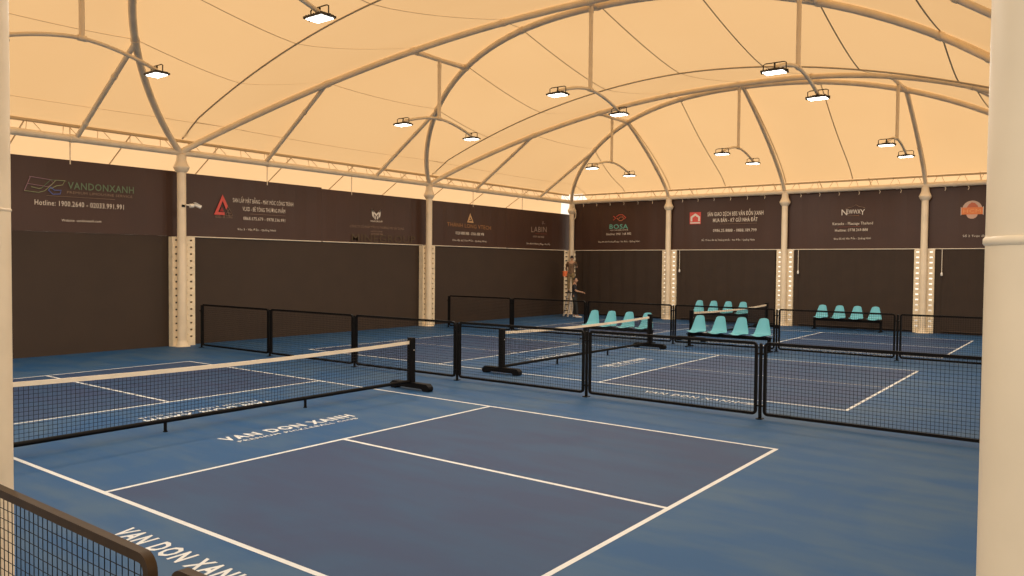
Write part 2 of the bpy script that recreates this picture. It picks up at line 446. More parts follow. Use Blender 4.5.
class Banner:
    """a banner in the plane of a wall; s runs to the viewer's right"""
    def __init__(s, wall, s0, s1, z0, z1, label, batten=True, hang=()):
        s.wall = wall; s.s0 = s0
        loc = (-10.10, s0, z0) if wall == 'L' else (s0, 27.10, z0)
        s.root = empty('advertising_banner', loc, label, 'banner', 'dark brown banners above the ' + ('left' if wall == 'L' else 'back') + ' wall'); s.loc = Vector(loc)
        w, h = s1 - s0, z1 - z0
        mb = MB()
        n = 24  # slightly rippled vinyl sheet with thickness
        a, b = [], []
        for k in range(n + 1):
            u = w * k / n; r = .006 * math.sin(k * 1.7) 
            for zz, L in ((0, a), (h, b)): L.append(s.P(u, zz, -.02 + r))
        for k in range(n): mb.bm.faces.new([mb.bm.verts.new(p) for p in (a[k], a[k + 1], b[k + 1], b[k])])
        bmesh.ops.remove_doubles(mb.bm, verts=mb.bm.verts[:], dist=1e-5)
        o = mb.build('banner_sheet', banner_m, s.root)
        sm = o.modifiers.new('t', 'SOLIDIFY'); sm.thickness = .006; sm.offset = 0
        if batten:
            mb = MB(); mb.tube([s.P(.03, 0, .0), s.P(w - .03, 0, .0)], .016, 8); mb.build('bottom_batten', batten_m, s.root)
        for u in hang:
            mb = MB(); mb.tube([s.P(u - s0, h - .1, -.03), s.P(u - s0, 5.54 - z0, -.03)], .016, 8); mb.build('hanger_rod', steel, s.root)
    def P(s, u, v, d):
        return Vector((d, u, v)) if s.wall == 'L' else Vector((u, -d, v))
    def text(s, body, a, b, z, z2, h, m=letter_m, bold=.012, name='lettering', d=.004):
        bold = 0.0 if h < .14 else min(bold, .010)
        me = text_mesh(body, b - a, h, bold, 1.08)
        put(me, name, m, s.root, lambda u, v: s.P(a - s.s0 + u, z + (z2 - z) * u / (b - a) + v - s.loc.z, d))
        return s
    def shape(s, pts, m, name='logo', d=.004):
        mb = MB(); off = s.P(0, 0, .003)
        mb.extr([s.P(x - s.s0, z - s.loc.z, d) for x, z in pts], off); mb.build(name, m, s.root); return s
    def stroke(s, lines, w, m, name='logo_outline', d=.006):
        mb = MB()
        for pts in lines:
            mb.tube([s.P(x - s.s0, z - s.loc.z, d) for x, z in pts], w / 2, 5)
        mb.build(name, m, s.root); return s

# ---- left wall banners
b = Banner('L', 1.2, 7.69, 2.97, 4.72, 'first banner on left wall, transport service advert with intertwined outline logo', False, (3.4, 5.0))
b.stroke([[(4.078, 4.24), (4.543, 4.20), (4.601, 4.13), (4.493, 4.03), (4.036, 4.07)], [(3.970, 3.90), (4.103, 4.24)]], .016, plum_m)
b.stroke([[(3.970, 3.90), (4.277, 3.88), (4.410, 3.93), (4.592, 4.12), (4.659, 4.20), (4.866, 4.21), (4.808, 4.10), (4.676, 4.07), (4.543, 3.99)], [(4.119, 4.0), (4.294, 3.97), (4.343, 3.99)]], .018, mat('sage outline', (.28, .30, .15), .6))
b.stroke([[(4.343, 3.99), (4.426, 4.08), (4.543, 4.20), (4.891, 4.20)]], .016, green_m)
b.stroke([[(4.543, 4.03), (4.626, 3.96), (4.775, 3.97), (4.750, 3.88), (4.592, 3.86), (4.493, 3.95), (4.543, 4.03)]], .022, blue_l)
b.text('VANDONXANH', 4.93, 6.54, 4.02, 4.03, .17, green_m, .02)
b.text('PREMIUM LIMOUSINE SERVICE', 4.91, 6.50, 3.905, 3.91, .062, dim_m, .012)
b.stroke([[(4.45, 3.82), (6.05, 3.84)]], .010, dim_m, 'rule')
b.text('Hotline: 1900.2640 - 02033.991.991', 4.19, 6.28, 3.59, 3.60, .125, letter_m, .012)
b.text('Website: vandonxanh.com', 4.78, 5.71, 3.225, 3.24, .06, letter_m, .012)
b = Banner('L', 7.69, 12.635, 2.97, 4.70, 'second banner on left wall, with a red and grey triangle logo', True, (10.6,))
b.shape([(9.09, 4.20), (8.82, 3.62), (9.15, 3.62), (9.15, 3.70), (8.95, 3.70), (9.09, 4.02), (9.20, 3.78), (9.26, 3.88)], red_m)
b.shape([(9.07, 3.85), (9.0, 3.72), (9.13, 3.72)], mat('deep red print', (.30, .01, .01), .5), 'logo_core')
b.stroke([[(9.27, 3.86), (9.42, 3.62), (9.18, 3.62), (9.30, 3.80)], [(9.22, 3.70), (9.36, 3.68)], [(9.24, 3.78), (9.30, 3.62)]], .014, dim_m)
b.text('VLXD - BÊ TÔNG', 8.85, 9.40, 3.53, 3.54, .075, dim_m, .01)
b.text('SAN LẤP MẶT BẰNG - MÁY MÓC CÔNG TRÌNH', 9.42, 11.52, 4.01, 4.02, .12, letter_m, .022)
b.text('VLXD - BÊ TÔNG THƯƠNG PHẨM', 9.74, 11.22, 3.78, 3.79, .12, letter_m, .022)
b.stroke([[(10.0, 3.70), (11.22, 3.71)]], .010, dim_m, 'rule')
b.text('0868.675.679 - 0978.336.991', 9.76, 11.22, 3.52, 3.52, .095, letter_m, .014)
b.text('Khu 5 - Vân Đồn - Quảng Ninh', 9.58, 10.88, 3.21, 3.22, .06, letter_m, .012)
b = Banner('L', 12.64, 17.36, 2.97, 4.66, 'third banner on left wall, with a small white shield monogram', True, (13.9,))
for pts in ([(14.77, 4.16), (14.87, 4.08), (14.87, 3.84), (14.79, 3.92)], [(15.19, 4.16), (15.09, 4.08), (15.09, 3.84), (15.17, 3.92)],
            [(14.77, 4.16), (14.98, 3.98), (15.19, 4.16), (15.19, 4.10), (14.98, 3.90), (14.77, 4.10)],
            [(14.90, 3.93), (14.95, 3.89), (14.95, 3.79), (14.90, 3.82)], [(15.01, 3.89), (15.06, 3.93), (15.06, 3.82), (15.01, 3.79)]):
    b.shape(pts, white_m)
b.text('MINHGROUP', 14.72, 15.27, 3.70, 3.71, .06, letter_m, .015)
b.text('CÔNG TY CỔ PHẦN ĐẦU TƯ THƯƠNG MẠI XÂY DỰNG', 13.80, 16.32, 3.48, 3.49, .08, dim_m, .006)
b.text('HOTLINE', 14.74, 15.27, 3.36, 3.36, .05, dim_m, .01).text('0899.868.988', 14.74, 15.28, 3.27, 3.27, .055, dim_m, .01)
b.text('MINEGROUP', 13.88, 16.9, 3.01, 3.03, .26, ghost_m, .02, 'faint_lettering')
b = Banner('L', 17.36, 22.395, 2.97, 4.66, 'fourth banner on left wall, with orange lettering under a gold peak mark', True, (20.2,))
b.shape([(19.99, 4.30), (19.80, 3.93), (19.87, 3.93), (19.99, 4.14)], palegold_m).shape([(19.99, 4.30), (19.99, 4.18), (20.12, 3.99), (19.86, 3.99), (19.84, 3.93), (20.20, 3.93)], palegold_m)
b.shape([(19.93, 4.08), (20.02, 4.08), (20.02, 4.03), (19.93, 4.03)], palegold_m)
b.text('THÀNH LONG VTECH', 18.63, 21.31, 3.74, 3.70, .15, gold_m, .006)
b.text('0328 888 888 - 0366 688 998', 19.13, 20.86, 3.44, 3.44, .115, letter_m, .012)
b.text('Khu đô thị Vân Đồn - Quảng Ninh', 18.95, 21.03, 3.18, 3.18, .07, letter_m, .01)
b = Banner('L', 22.40, 27.45, 2.97, 4.66, 'fifth banner on left wall, beside the far corner, thin spaced lettering', True, (23.5,))
b.text('LABIN', 24.15, 25.32, 3.72, 3.76, .24, thin_m, -.008)
b.stroke([[(25.02, 4.09), (24.96, 4.16), (25.04, 4.24), (25.08, 4.15), (25.0, 4.12)], [(25.08, 4.15), (25.18, 4.12)]], .014, thin_m)
b.stroke([[(24.45, 3.67), (25.35, 3.68)]], .012, rust_l, 'rule')
b.text('0909 688 888', 24.28, 25.12, 3.49, 3.49, .085, thin_m, .008)
b.text('Khu đô thị Phương Đông - Vân Đồn', 23.82, 25.62, 3.18, 3.18, .07, letter_m, .006)

# ---- back wall banners
b = Banner('R', -9.98, -4.91, 2.97, 5.14, 'first banner on back wall, next to corner, red ribbon logo over teal name')
def S(cx, w):  # ribbon shaped strokes
    return [(cx + a * w, 4.41 + c * .14) for a, c in ((-.9, .6), (-.4, .0), (-.9, -.6))]
b.stroke([S(-7.45, .25), [(-7.52, 4.47), (-7.40, 4.55), (-7.22, 4.55), (-7.05, 4.42), (-7.12, 4.36)]], .045, mat('ribbon red', (.55, .09, .05), .5))
b.stroke([[(-7.50, 4.41), (-7.36, 4.29), (-7.24, 4.30), (-7.14, 4.38), (-7.22, 4.46), (-7.33, 4.45), (-7.40, 4.38)]], .035, mat('ribbon amber', (.50, .17, .08), .5))
b.text('BOSA', -7.87, -6.93, 3.94, 3.93, .20, teal_l, .03)
b.text('VAN DON REAL ESTATE', -7.84, -6.93, 3.85, 3.85, .05, letter_m, .015)
b.text('Hotline: 0961 168 882', -8.02, -6.77, 3.65, 3.66, .10, letter_m, .012)
b.text('Khu đô thị Phương Đông - Vân Đồn - Quảng Ninh', -8.44, -6.34, 3.32, 3.33, .07, letter_m, .006)
b = Banner('R', -4.90, .01, 2.97, 5.14, 'second banner on back wall, with a red square house logo')
b.shape([(-4.0, 4.05), (-3.5, 4.05), (-3.5, 4.55), (-4.0, 4.55)], red_m)
b.shape([(-3.96, 4.17), (-3.96, 4.36), (-3.75, 4.50), (-3.54, 4.36), (-3.54, 4.17), (-3.62, 4.17), (-3.62, 4.32), (-3.75, 4.40), (-3.88, 4.32), (-3.88, 4.17)], white_m, 'logo_house', .008)
b.shape([(-3.97, 4.08), (-3.53, 4.08), (-3.53, 4.13), (-3.97, 4.13)], white_m, 'logo_bar', .008)
b.text('SÀN GIAO DỊCH BĐS VÂN ĐỒN XANH', -3.21, -.87, 4.36, 4.36, .165, letter_m, .022)
b.text('MUA BÁN - KÝ GỬI NHÀ ĐẤT', -2.97, -1.10, 4.11, 4.11, .15, letter_m, .022)
b.stroke([[(-2.67, 4.03), (-1.13, 4.03)]], .014, dim_m, 'rule')
b.text('0986.25.8888 - 0888.189.799', -2.96, -1.14, 3.71, 3.70, .12, letter_m, .014)
b.text('Số 17 khu đô thị Thống Nhất - Vân Đồn - Quảng Ninh', -3.45, -1.21, 3.34, 3.34, .07, letter_m, .006)
b = Banner('R', .02, 4.90, 2.97, 5.14, 'third banner on back wall, with a serif name under a small roof outline')
b.stroke([[(2.22, 4.47), (2.36, 4.52), (2.46, 4.54), (2.58, 4.62), (2.70, 4.54), (2.82, 4.52), (2.90, 4.49)]], .018, dim_m)
b.text('N', 2.08, 2.28, 4.24, 4.24, .22, white_m, .004).text('EWWA', 2.27, 2.74, 4.28, 4.28, .165, white_m, .004).text('Y', 2.73, 2.90, 4.24, 4.24, .20, white_m, .004)
b.stroke([[(2.30, 4.21), (2.52, 4.21)]], .014, dim_m, 'rule').stroke([[(2.52, 4.21), (2.70, 4.21)]], .014, gold_m, 'rule')
b.text('Karaoke - Massage Thailand', 1.77, 3.18, 3.88, 3.88, .10, letter_m, .016)
b.stroke([[(1.95, 3.80), (2.75, 3.81)]], .010, rust_l, 'rule')
b.text('Hotline: 0778.269.888', 1.86, 3.01, 3.63, 3.64, .10, letter_m, .014)
b.text('Khu đô thị Vân Đồn - Quảng Ninh', 1.83, 3.12, 3.33, 3.34, .07, letter_m, .010)
b = Banner('R', 4.91, 9.80, 2.97, 5.14, 'fourth banner on back wall, with a round orange badge, beside right column')
cir = lambda cx, cz, r, a0, a1, n=20: [(cx + r * math.cos(a0 + (a1 - a0) * k / n), cz + r * math.sin(a0 + (a1 - a0) * k / n)) for k in range(n + 1)]
b.shape(cir(6.32, 4.31, .30, .22, PI - .22), mat('pale rose print', (.55, .38, .29), .5), 'badge_top')
b.shape([(6.0, 4.14), (6.64, 4.14), (6.64, 4.38), (6.0, 4.38)], orange_m, 'badge_band', .008)
b.shape([(6.16, 4.38), (6.22, 4.48), (6.30, 4.55), (6.40, 4.53), (6.48, 4.44), (6.50, 4.38)], mat('rust red print', (.50, .12, .05), .5), 'badge_roof', .008)
b.shape(cir(6.32, 4.16, .17, PI + .1, 2 * PI - .1, 14), mat('pale rose lower', (.60, .36, .26), .5), 'badge_foot')
b.stroke([[(5.99, 4.12), (5.99, 4.40)], [(6.65, 4.12), (6.65, 4.40)]], .02, white_m)
b.text('HCM', 6.06, 6.58, 4.20, 4.20, .12, mat('amber print', (.80, .36, .12), .5), .02, 'badge_lettering', .014)
b.text('Số 2 Trục đường M1 - Khu đô thị Vân Đồn', 6.06, 8.3, 3.37, 3.37, .07, letter_m, .006)

# small hooks holding the top of the back banners
mb = MB()
for k in range(27):
    x = -9.2 + k * .7
    mb.tube([(x, 26.99, 4.98), (x + .03, 26.97, 5.05), (x, 26.95, 5.12)], .012, 5)
o = mb.build('banner_hook', steel); tag(o, 'row of small hooks hanging back wall banners from the eave pipe', 'hooks', kind='stuff')

# ---- roll-down curtains on the back wall, with pull cords
for i, (a, b_) in enumerate(((-9.25, -5.26), (-4.36, -.36), (.57, 4.54), (5.47, 9.44))):
    root = empty('roll_curtain', ((a + b_) / 2, 27.10, 0), 'brown roll-down curtain on back wall under the %s banner' % ['ribbon logo', 'red square logo', 'roof outline', 'orange badge'][i], 'curtain', 'roll-down curtains of the back wall')
    w = b_ - a; mb = MB(); n = 20
    for k in range(n):
        x0 = -w / 2 + w * k / n; x1 = x0 + w / n
        y0 = .008 * math.sin(k * 2.1); y1 = .008 * math.sin((k + 1) * 2.1)
        mb.poly([(x0, y0, .10), (x1, y1, .10), (x1, y1, 2.93), (x0, y0, 2.93)])
    bmesh.ops.remove_doubles(mb.bm, verts=mb.bm.verts[:], dist=1e-5)
    o = mb.build('curtain_sheet', brown_curtain, root); sm = o.modifiers.new('s', 'SOLIDIFY'); sm.thickness = .012
    mb = MB(); mb.tube([(-w / 2, 0, .09), (w / 2, 0, .09)], .028, 10); mb.build('bottom_tube', brown_wall, root)
    if i:
        mb = MB(); mb.tube([(-w / 2, -.16, 2.95), (-w / 2, -.16, 2.14)], .011, 6); cd = mb.build('pull_cord', batten_m, root)
        mb = MB(); mb.lathe([(.014, 0), (.034, .02), (.034, .10), (.012, .14)], (-w / 2, -.16, 2.02), 10); mb.build('cord_handle', cctv_m, cd)

# ------------------------------------------------------------------ floor and courts
mb = MB(); mb.poly([(-10.2, -14, 0), (16, -14, 0), (16, 27.2, 0), (-10.2, 27.2, 0)])
floor = mb.build('floor', outer_m); tag(floor, 'blue acrylic sports floor with three painted courts', 'floor', kind='structure')
mb = MB(); mb.box((0, 10, -.06), (90, 90, .1)); o = mb.build('ground', concrete); tag(o, 'pale concrete ground outside the tent', 'ground', kind='structure')
CW, CK, CL = 6.0785, 2.118, 6.705
OFF = [0.0, 9.458, 18.674]
lw = .052
for ci, oy in enumerate(OFF):
    mb = MB()
    for s in (-1, 1):
        x0, x1 = sorted((s * CK, s * CL)); mb.poly([(x0, oy, .0012), (x1, oy, .0012), (x1, oy + CW, .0012), (x0, oy + CW, .0012)])
    mb.build('service_area', inner_m, floor)
    mb = MB(); z = .0025
    def ln(x0, y0, x1, y1): mb.poly([(x0, y0, z), (x1, y0, z), (x1, y1, z), (x0, y1, z)])
    h = lw / 2
    for yy in (oy, oy + CW): ln(-CL - h, yy - h, CL + h, yy + h)
    for xx in (-CL, -CK, CK, CL): ln(xx - h, oy + h, xx + h, oy + CW - h)
    for s in (-1, 1):
        x0, x1 = sorted((s * (CK + h), s * (CL - h))); ln(x0, oy + CW / 2 - h, x1, oy + CW / 2 + h)
    mb.build('court_line', line_m, floor)
    # lettering in both kitchens and beside the near sideline
    def fl(body, w, h, bold, fn):
        put(text_mesh(body, w, h, bold, 1.22), 'court_lettering', line_m, floor, fn)
    fl('VAN DON XANH', 2.14, .215, .035, lambda u, v: Vector((1.08 - v, oy + 2.02 + u, .003)))
    fl('PREMIUM PICKLEBALL CLUB', 1.98, .075, .02, lambda u, v: Vector((1.25 - v, oy + 2.10 + u, .003)))
    fl('VAN DON XANH', 2.14, .215, .035, lambda u, v: Vector((-1.02 + v, oy + 4.16 - u, .003)))
    fl('PREMIUM PICKLEBALL CLUB', 1.98, .075, .02, lambda u, v: Vector((-1.20 + v, oy + 4.02 - u, .003)))
    fl('VAN DON XANH', 1.74, .19, .03, lambda u, v: Vector((3.34 + u, oy - .52 + v, .003)))
    mb = MB()
    ring = [(5.32 + .22 * math.cos(a), oy - .43 + .085 * math.sin(a), .003) for a in [2 * PI * k / 24 for k in range(24)]]
    inn = [(5.32 + .17 * math.cos(a), oy - .43 + .055 * math.sin(a), .003) for a in [2 * PI * k / 24 for k in range(24)]]
    for k in range(24): mb.poly([ring[k], ring[(k + 1) % 24], inn[(k + 1) % 24], inn[k]])
    mb.poly([(5.22, oy - .46, .003), (5.42, oy - .46, .003), (5.40, oy - .41, .003), (5.24, oy - .41, .003)])
    mb.build('court_logo', line_m, floor)

# ------------------------------------------------------------------ fences
def rounded_rect(w, z0, z1, r, n=5):
    pts = []
    for cx, cz, a0 in ((w / 2 - r, z1 - r, 0), (-w / 2 + r, z1 - r, PI / 2), (-w / 2 + r, z0 + r, PI), (w / 2 - r, z0 + r, 3 * PI / 2)):
        for k in range(n + 1):
            a = a0 + PI / 2 * k / n; pts.append((cx + r * math.cos(a), 0, cz + r * math.sin(a)))
    return pts
def fence_panel(x0, x1, y, label, group, m, z1=1.16):
    w = x1 - x0; root = empty('wire_fence', ((x0 + x1) / 2, y, 0), label, 'fence', group)
    z0 = .055; t = .021
    mb = MB(); mb.tube(rounded_rect(w - 2 * t, z0 + t, z1 - t, .055, 6), .0285, 4, closed=True)
    mb.build('frame', m, root, smooth=True)
    mb = MB(); st = .05
    def wire(a, b, r=.0023):
        a = Vector(a); b = Vector(b); d = (b - a).normalized(); u = Vector((0, 1, 0)) * r; v = d.cross(Vector((0, 1, 0))) * r
        q = [u, v, -u, -v]; A = [mb.bm.verts.new(a + k) for k in q]; B = [mb.bm.verts.new(b + k) for k in q]
        for k in range(4): mb.bm.faces.new((A[k], A[(k + 1) % 4], B[(k + 1) % 4], B[k]))
    nx = int(w / st); 
    for k in range(1, nx): wire((-w / 2 + w * k / nx, .003, z0 + .02), (-w / 2 + w * k / nx, .003, z1 - .02))
    nz = int((z1 - z0) / st)
    for k in range(1, nz): wire((-w / 2 + .02, -.003, z0 + (z1 - z0) * k / nz), (w / 2 - .02, -.003, z0 + (z1 - z0) * k / nz))
    mb.build('wire_mesh', wire_m, root)
    return root
def fence_post(x, y, label, group, m, half=0):
    zt = 1.04 if y < 0 else 1.12
    root = empty('fence_stanchion', (x, y, 0), label, 'post', group)
    mb = MB(); mb.lathe([(.026, 0), (.026, zt), (.022, zt + .015), (.0, zt + .02)], seg=12); mb.build('post_tube', m, root, smooth=True)
    mb = MB(); mb.box((0, 0, .006), (.09, .12, .012)); mb.build('foot_plate', m, root)
    for z in (.20, .98):
        mb = MB(); mb.box((0, 0, z), (.115, .05, .022)); mb.build('clip', m, root)
    return root
GA = 'fence between the first and second courts'
xa = [-9.17, -6.19, -3.14, -.15, 2.82, 5.865, 8.90]
for k in range(6):
    fence_panel(xa[k] + .046, xa[k + 1] - .046, 7.87, 'black wire fence panel in the nearer row, %s from the left wall' % ORD[k], GA, black_m)
pl = ['at its left end', 'right of its first panel', 'right of its second panel', 'behind the near end of the big net tape', 'at the middle of the picture', 'between the two widest panels', 'hidden behind the right column']
for k in range(7): fence_post(xa[k], 7.87, 'black post of nearer fence row, %s' % pl[k], 'posts of the nearer fence row', black_m)
GB = 'fence between the second and third courts'
xb = [-8.88, -6.0, -3.04, -.07, 2.955, 5.925, 8.89]
for k in range(6):
    fence_panel(xb[k] + .046, xb[k + 1] - .046, 17.37, 'black wire fence panel in the farther row, %s from the left' % ORD[k], GB, black_m)
for k in range(7): fence_post(xb[k], 17.37, 'black post of the farther fence row, %s from the left' % ORD[k], 'posts of the farther fence row', black_m)
fence_panel(4.02, 6.975, -2.09, 'foreground wire fence panel with lit brown-toned rail in the lower left corner', 'foreground fence', lit_rail_m, 1.135)
fence_panel(7.13, 9.62, -2.09, 'foreground fence panel starting at bottom edge, right of the lit brown-toned corner', 'foreground fence', lit_rail_m, 1.135)
fence_post(7.075, -2.09, 'foreground fence post between the two panels with lit brown-toned frames', 'foreground fence posts', black_m)
fence_panel(.96, 3.88, -2.09, 'foreground wire fence panel left of the picture edge', 'foreground fence', lit_rail_m, 1.135)
fence_post(3.93, -2.09, 'foreground fence post left of the picture edge', 'foreground fence posts', lit_rail_m)

# ------------------------------------------------------------------ nets
net_lab = ['large foreground net with cream tape on the nearest court', 'net on the second court, behind the nearer fence row', 'far net on the third court, in front of the back benches']
def net(oy, label):
    y0, y1 = (-.40 if oy < 1 else -.29), 6.40; yc = (y0 + y1) / 2; L = y1 - y0
    root = empty('pickleball_net', (-.05, oy + yc, 0), label, 'net', 'portable court nets')
    def top(y): return .885 - .05 * (1 - (y / (L / 2)) ** 2)
    for s in (-1, 1):
        mb = MB(); mb.box((0, s * L / 2, .50), (.105, .11, .86)); mb.box((0, s * L / 2, .935), (.112, .117, .014))
        p = mb.build('post', black_m, root, bevel=.008)
        mb = MB(); pts = [(-.46, .03), (-.49, .07), (-.48, .12), (-.42, .165), (.42, .165), (.48, .12), (.49, .07), (.46, .03), (.34, .03), (.31, .07), (-.31, .07), (-.34, .03)]
        mb.extr([(a, s * L / 2 - .065, c - .03) for a, c in pts], (0, .13, 0)); mb.build('foot', black_m, p, bevel=.006)
        mb = MB()
        mb.tube([(.063, s * L / 2, .72), (.072, s * L / 2, .72)], .010, 8)
        mb.build('bolt', alu_m, p)
    mb = MB(); n = 32
    for k in range(n):
        a = -L / 2 + .06 + (L - .12) * k / n; b = -L / 2 + .06 + (L - .12) * (k + 1) / n
        for sx in (-.008, .008):
            mb.bm.faces.new([mb.bm.verts.new(p) for p in ((sx, a, top(a) - .055), (sx, b, top(b) - .055), (sx, b, top(b)), (sx, a, top(a)))])
        mb.bm.faces.new([mb.bm.verts.new(p) for p in ((-.008, a, top(a)), (.008, a, top(a)), (.008, b, top(b)), (-.008, b, top(b)))])
    bmesh.ops.remove_doubles(mb.bm, verts=mb.bm.verts[:], dist=1e-5)
    mb.build('top_tape', tape_m, root)
    mb = MB(); st = .052
    def wire(a, b, r=.0026):
        a = Vector(a); b = Vector(b); d = (b - a).normalized(); u = Vector((1, 0, 0)) * r; v = d.cross(Vector((1, 0, 0))) * r
        q = [u, v, -u, -v]; A = [mb.bm.verts.new(a + k) for k in q]; B = [mb.bm.verts.new(b + k) for k in q]
        for k in range(4): mb.bm.faces.new((A[k], A[(k + 1) % 4], B[(k + 1) % 4], B[k]))
    nb = int((L - .12) / st)
    for k in range(nb + 1):
        y = -L / 2 + .06 + (L - .12) * k / nb; wire((0, y, .16), (0, y, top(y) - .02))
    for r in range(14):
        f = r / 13.5
        for k in range(12):
            a = -L / 2 + .05 + (L - .1) * k / 12; b = -L / 2 + .05 + (L - .1) * (k + 1) / 12
            wire((0, a, .17 + (top(a) - .2) * f), (0, b, .17 + (top(b) - .2) * f))
    mb.build('netting', net_m, root)
    mb = MB(); mb.tube([(0, -L / 2, .15), (0, L / 2, .15)], .031, 10); mb.build('base_rail', black_m, root, smooth=True)
    for y in (-1.26, 1.04):
        mb = MB(); mb.tube([(0, y, .0), (0, y, .14)], .022, 10); mb.tube([(0, y, .0), (0, y, .012)], .03, 10); mb.build('support_leg', black_m, root)
for oy, lb, dy in zip(OFF, net_lab, (.09, .0, .22)): net(oy + dy, lb)

# ------------------------------------------------------------------ benches with four shell seats
def shell():
    mb = MB()
    prof_ = [(-.285, .425, .13), (-.275, .438, .185), (-.21, .440, .225), (-.11, .428, .240), (.0, .424, .243), (.08, .432, .238), (.135, .468, .228), (.168, .53, .214), (.190, .61, .194), (.208, .70, .170), (.225, .79, .146), (.238, .85, .130), (.245, .882, .112), (.248, .892, .085)]
    nu = 12; G = []
    for i, (y, z, w) in enumerate(prof_):
        row = []; f = min(1, max(0, (i - 4) / 4))
        for k in range(nu + 1):
            u = -1 + 2 * k / nu; c = abs(u) ** 2.6
            row.append(mb.bm.verts.new((u * w, y - f * .05 * c * (w / .22), z + (1 - f) * .03 * c + (0 if i < 12 else -.012 * c))))
        G.append(row)
    for i in range(len(G) - 1):
        for k in range(nu): mb.bm.faces.new((G[i][k], G[i][k + 1], G[i + 1][k + 1], G[i + 1][k]))
    return mb
def make_bench(cx, y, label):
    root = empty('seat_bench', (cx, y, 0), label, 'bench', 'four seat benches beside the courts')
    mb = MB(); mb.box((0, .0, .36), (2.36, .08, .09)); mb.box((0, -.10, .385), (2.30, .03, .02)); mb.box((0, .10, .385), (2.30, .03, .02)); mb.build('beam', black_m, root, bevel=.005)
    for s in (-1, 1):
        mb = MB(); mb.box((s * 1.14, 0, .19), (.075, .075, .34)); mb.box((s * 1.14, 0, .015), (.07, .46, .03)); mb.box((s * 1.14, 0, .37), (.05, .34, .03)); mb.build('leg', black_m, root, bevel=.005)
    for k in range(4):
        x = -.915 + .61 * k
        o = shell().build('seat_shell', seat_m, root); o.location = (x, 0, 0)
        o.data.polygons.foreach_set('use_smooth', [True] * len(o.data.polygons))
        sm = o.modifiers.new('s', 'SOLIDIFY'); sm.thickness = .010; sm.offset = 0
        sb = o.modifiers.new('d', 'SUBSURF'); sb.levels = 1; sb.render_levels = 1
        mb = MB(); mb.box((0, 0, .402), (.24, .26, .018)); b = mb.build('seat_bracket', black_m, o)
    return root
b1 = make_bench(-1.74, 17.02, 'bench with four teal shell seats behind the second court net post')
def more(cx, y, label):
    c = copy_tree(b1); c.location = (cx, y, 0); c['label'] = label
more(1.74, 17.02, 'nearest bench with four teal shell seats, right of the second court net')
more(-2.30, 26.25, 'bench with four teal seats at back wall, behind the far net')
more(2.56, 26.25, 'far right bench with four teal seats against the back wall')

# ------------------------------------------------------------------ hanging twin lamps
def lamp_pair(x, y, ztop, label, zj):
    L = 1.40; root = empty('hanging_twin_lamp', (x, y, zj), label, 'lamp', 'twin floodlights hung from the roof arches')
    mb = MB(); mb.tube([(0, 0, 0), (0, 0, ztop - zj - .05)], .05, 10); mb.tube([(0, 0, ztop - zj - .2), (0, 0, ztop - zj - .12)], .06, 10); mb.build('drop_pole', steel, root, smooth=True)
    mb = MB(); pts = [(0, L * u, -.29 * abs(u) ** 1.7) for u in [-1 + k / 10 for k in range(21)]]
    mb.tube(pts, .038, 10); mb.tube([(0, -.07, 0), (0, .07, 0)], .055, 10); mb.build('curved_arm', steel, root, smooth=True)
    for s in (-1, 1):
        ye = s * L; ze = -.32
        mb = MB(); mb.box((0, ye, ze - .045), (.44, .30, .035)); mb.box((0, ye, ze - .02), (.20, .16, .05))
        for k in range(7): mb.box((-.18 + k * .06, ye, ze - .020), (.008, .26, .03))
        for sx in (-1, 1): mb.tube([(sx * .225, ye, ze - .045), (sx * .255, ye, ze - .045)], .022, 10)
        h = mb.build('lamp_housing', housing_m, root)
        mb = MB()
        for sx in (-1, 1): mb.tube([(sx * .215, ye, ze - .04), (sx * .215, ye, ze + .10), (sx * .17, ye, ze + .12), (0, ye, ze + .12)], .011, 6)
        mb.tube([(0, ye, ze + .12), (0, ye, ze + .02)], .018, 8)
        mb.build('yoke', housing_m, h)
        mb = MB(); mb.box((0, ye, ze - .067), (.37, .24, .012)); mb.build('lens', lens_m, h)
        ld = bpy.data.lights.new('lamp_glow', 'AREA'); ld.shape = 'RECTANGLE'; ld.size = .38; ld.size_y = .24; ld.energy = LAMP_W; ld.color = (1, .95, .86)
        lo = bpy.data.objects.new('lamp_glow', ld); C.objects.link(lo); lo.parent = h; lo.location = (0, ye, ze - .08)
LAMP_W = 85
for a, b_, yy, nm, zc, zs in ((0, 1, 2.96, 'nearest row', 6.50, 6.30), (1, 2, 12.48, 'middle row', 6.50, 6.32), (2, 3, 22.05, 'farthest row', 6.30, 6.17)):
    for x, sd in ((-4.9, 'left'), (0, 'centre'), (4.9, 'right')):
        p, q = arch_pt(x, a, 1), arch_pt(x, b_, -1)
        lamp_pair(x, yy, (p.z + q.z) / 2, 'twin floodlight on curved arm, %s of the %s' % (sd, nm), zc if x == 0 else zs)

# ------------------------------------------------------------------ security camera on the first wall column
root = empty('security_camera', (-9.68, 7.72, 3.80), 'white security camera on the first left wall column', 'camera')
mb = MB(); mb.tube([(0, .02, 0), (.04, .14, 0)], .02, 8); mb.tube([(.04, .10, -.02), (.05, .20, -.01)], .055, 10); mb.build('mount', cctv_m, root, smooth=True)
mb = MB(); mb.tube([(.05, .22, .02), (.12, .38, -.05)], .042, 12); mb.box((.09, .30, .03), (.10, .20, .015), Matrix.Rotation(-.4, 4, 'X')); mb.build('camera_body', cctv_m, root, smooth=True)
mb = MB(); mb.tube([(.12, .38, -.05), (.125, .392, -.055)], .034, 12); mb.build('lens_cap', black_m, root)
mb = MB(); mb.box((.0, -.06, -.03), (.03, .08, .06)); mb.build('junction_box', black_m, root)
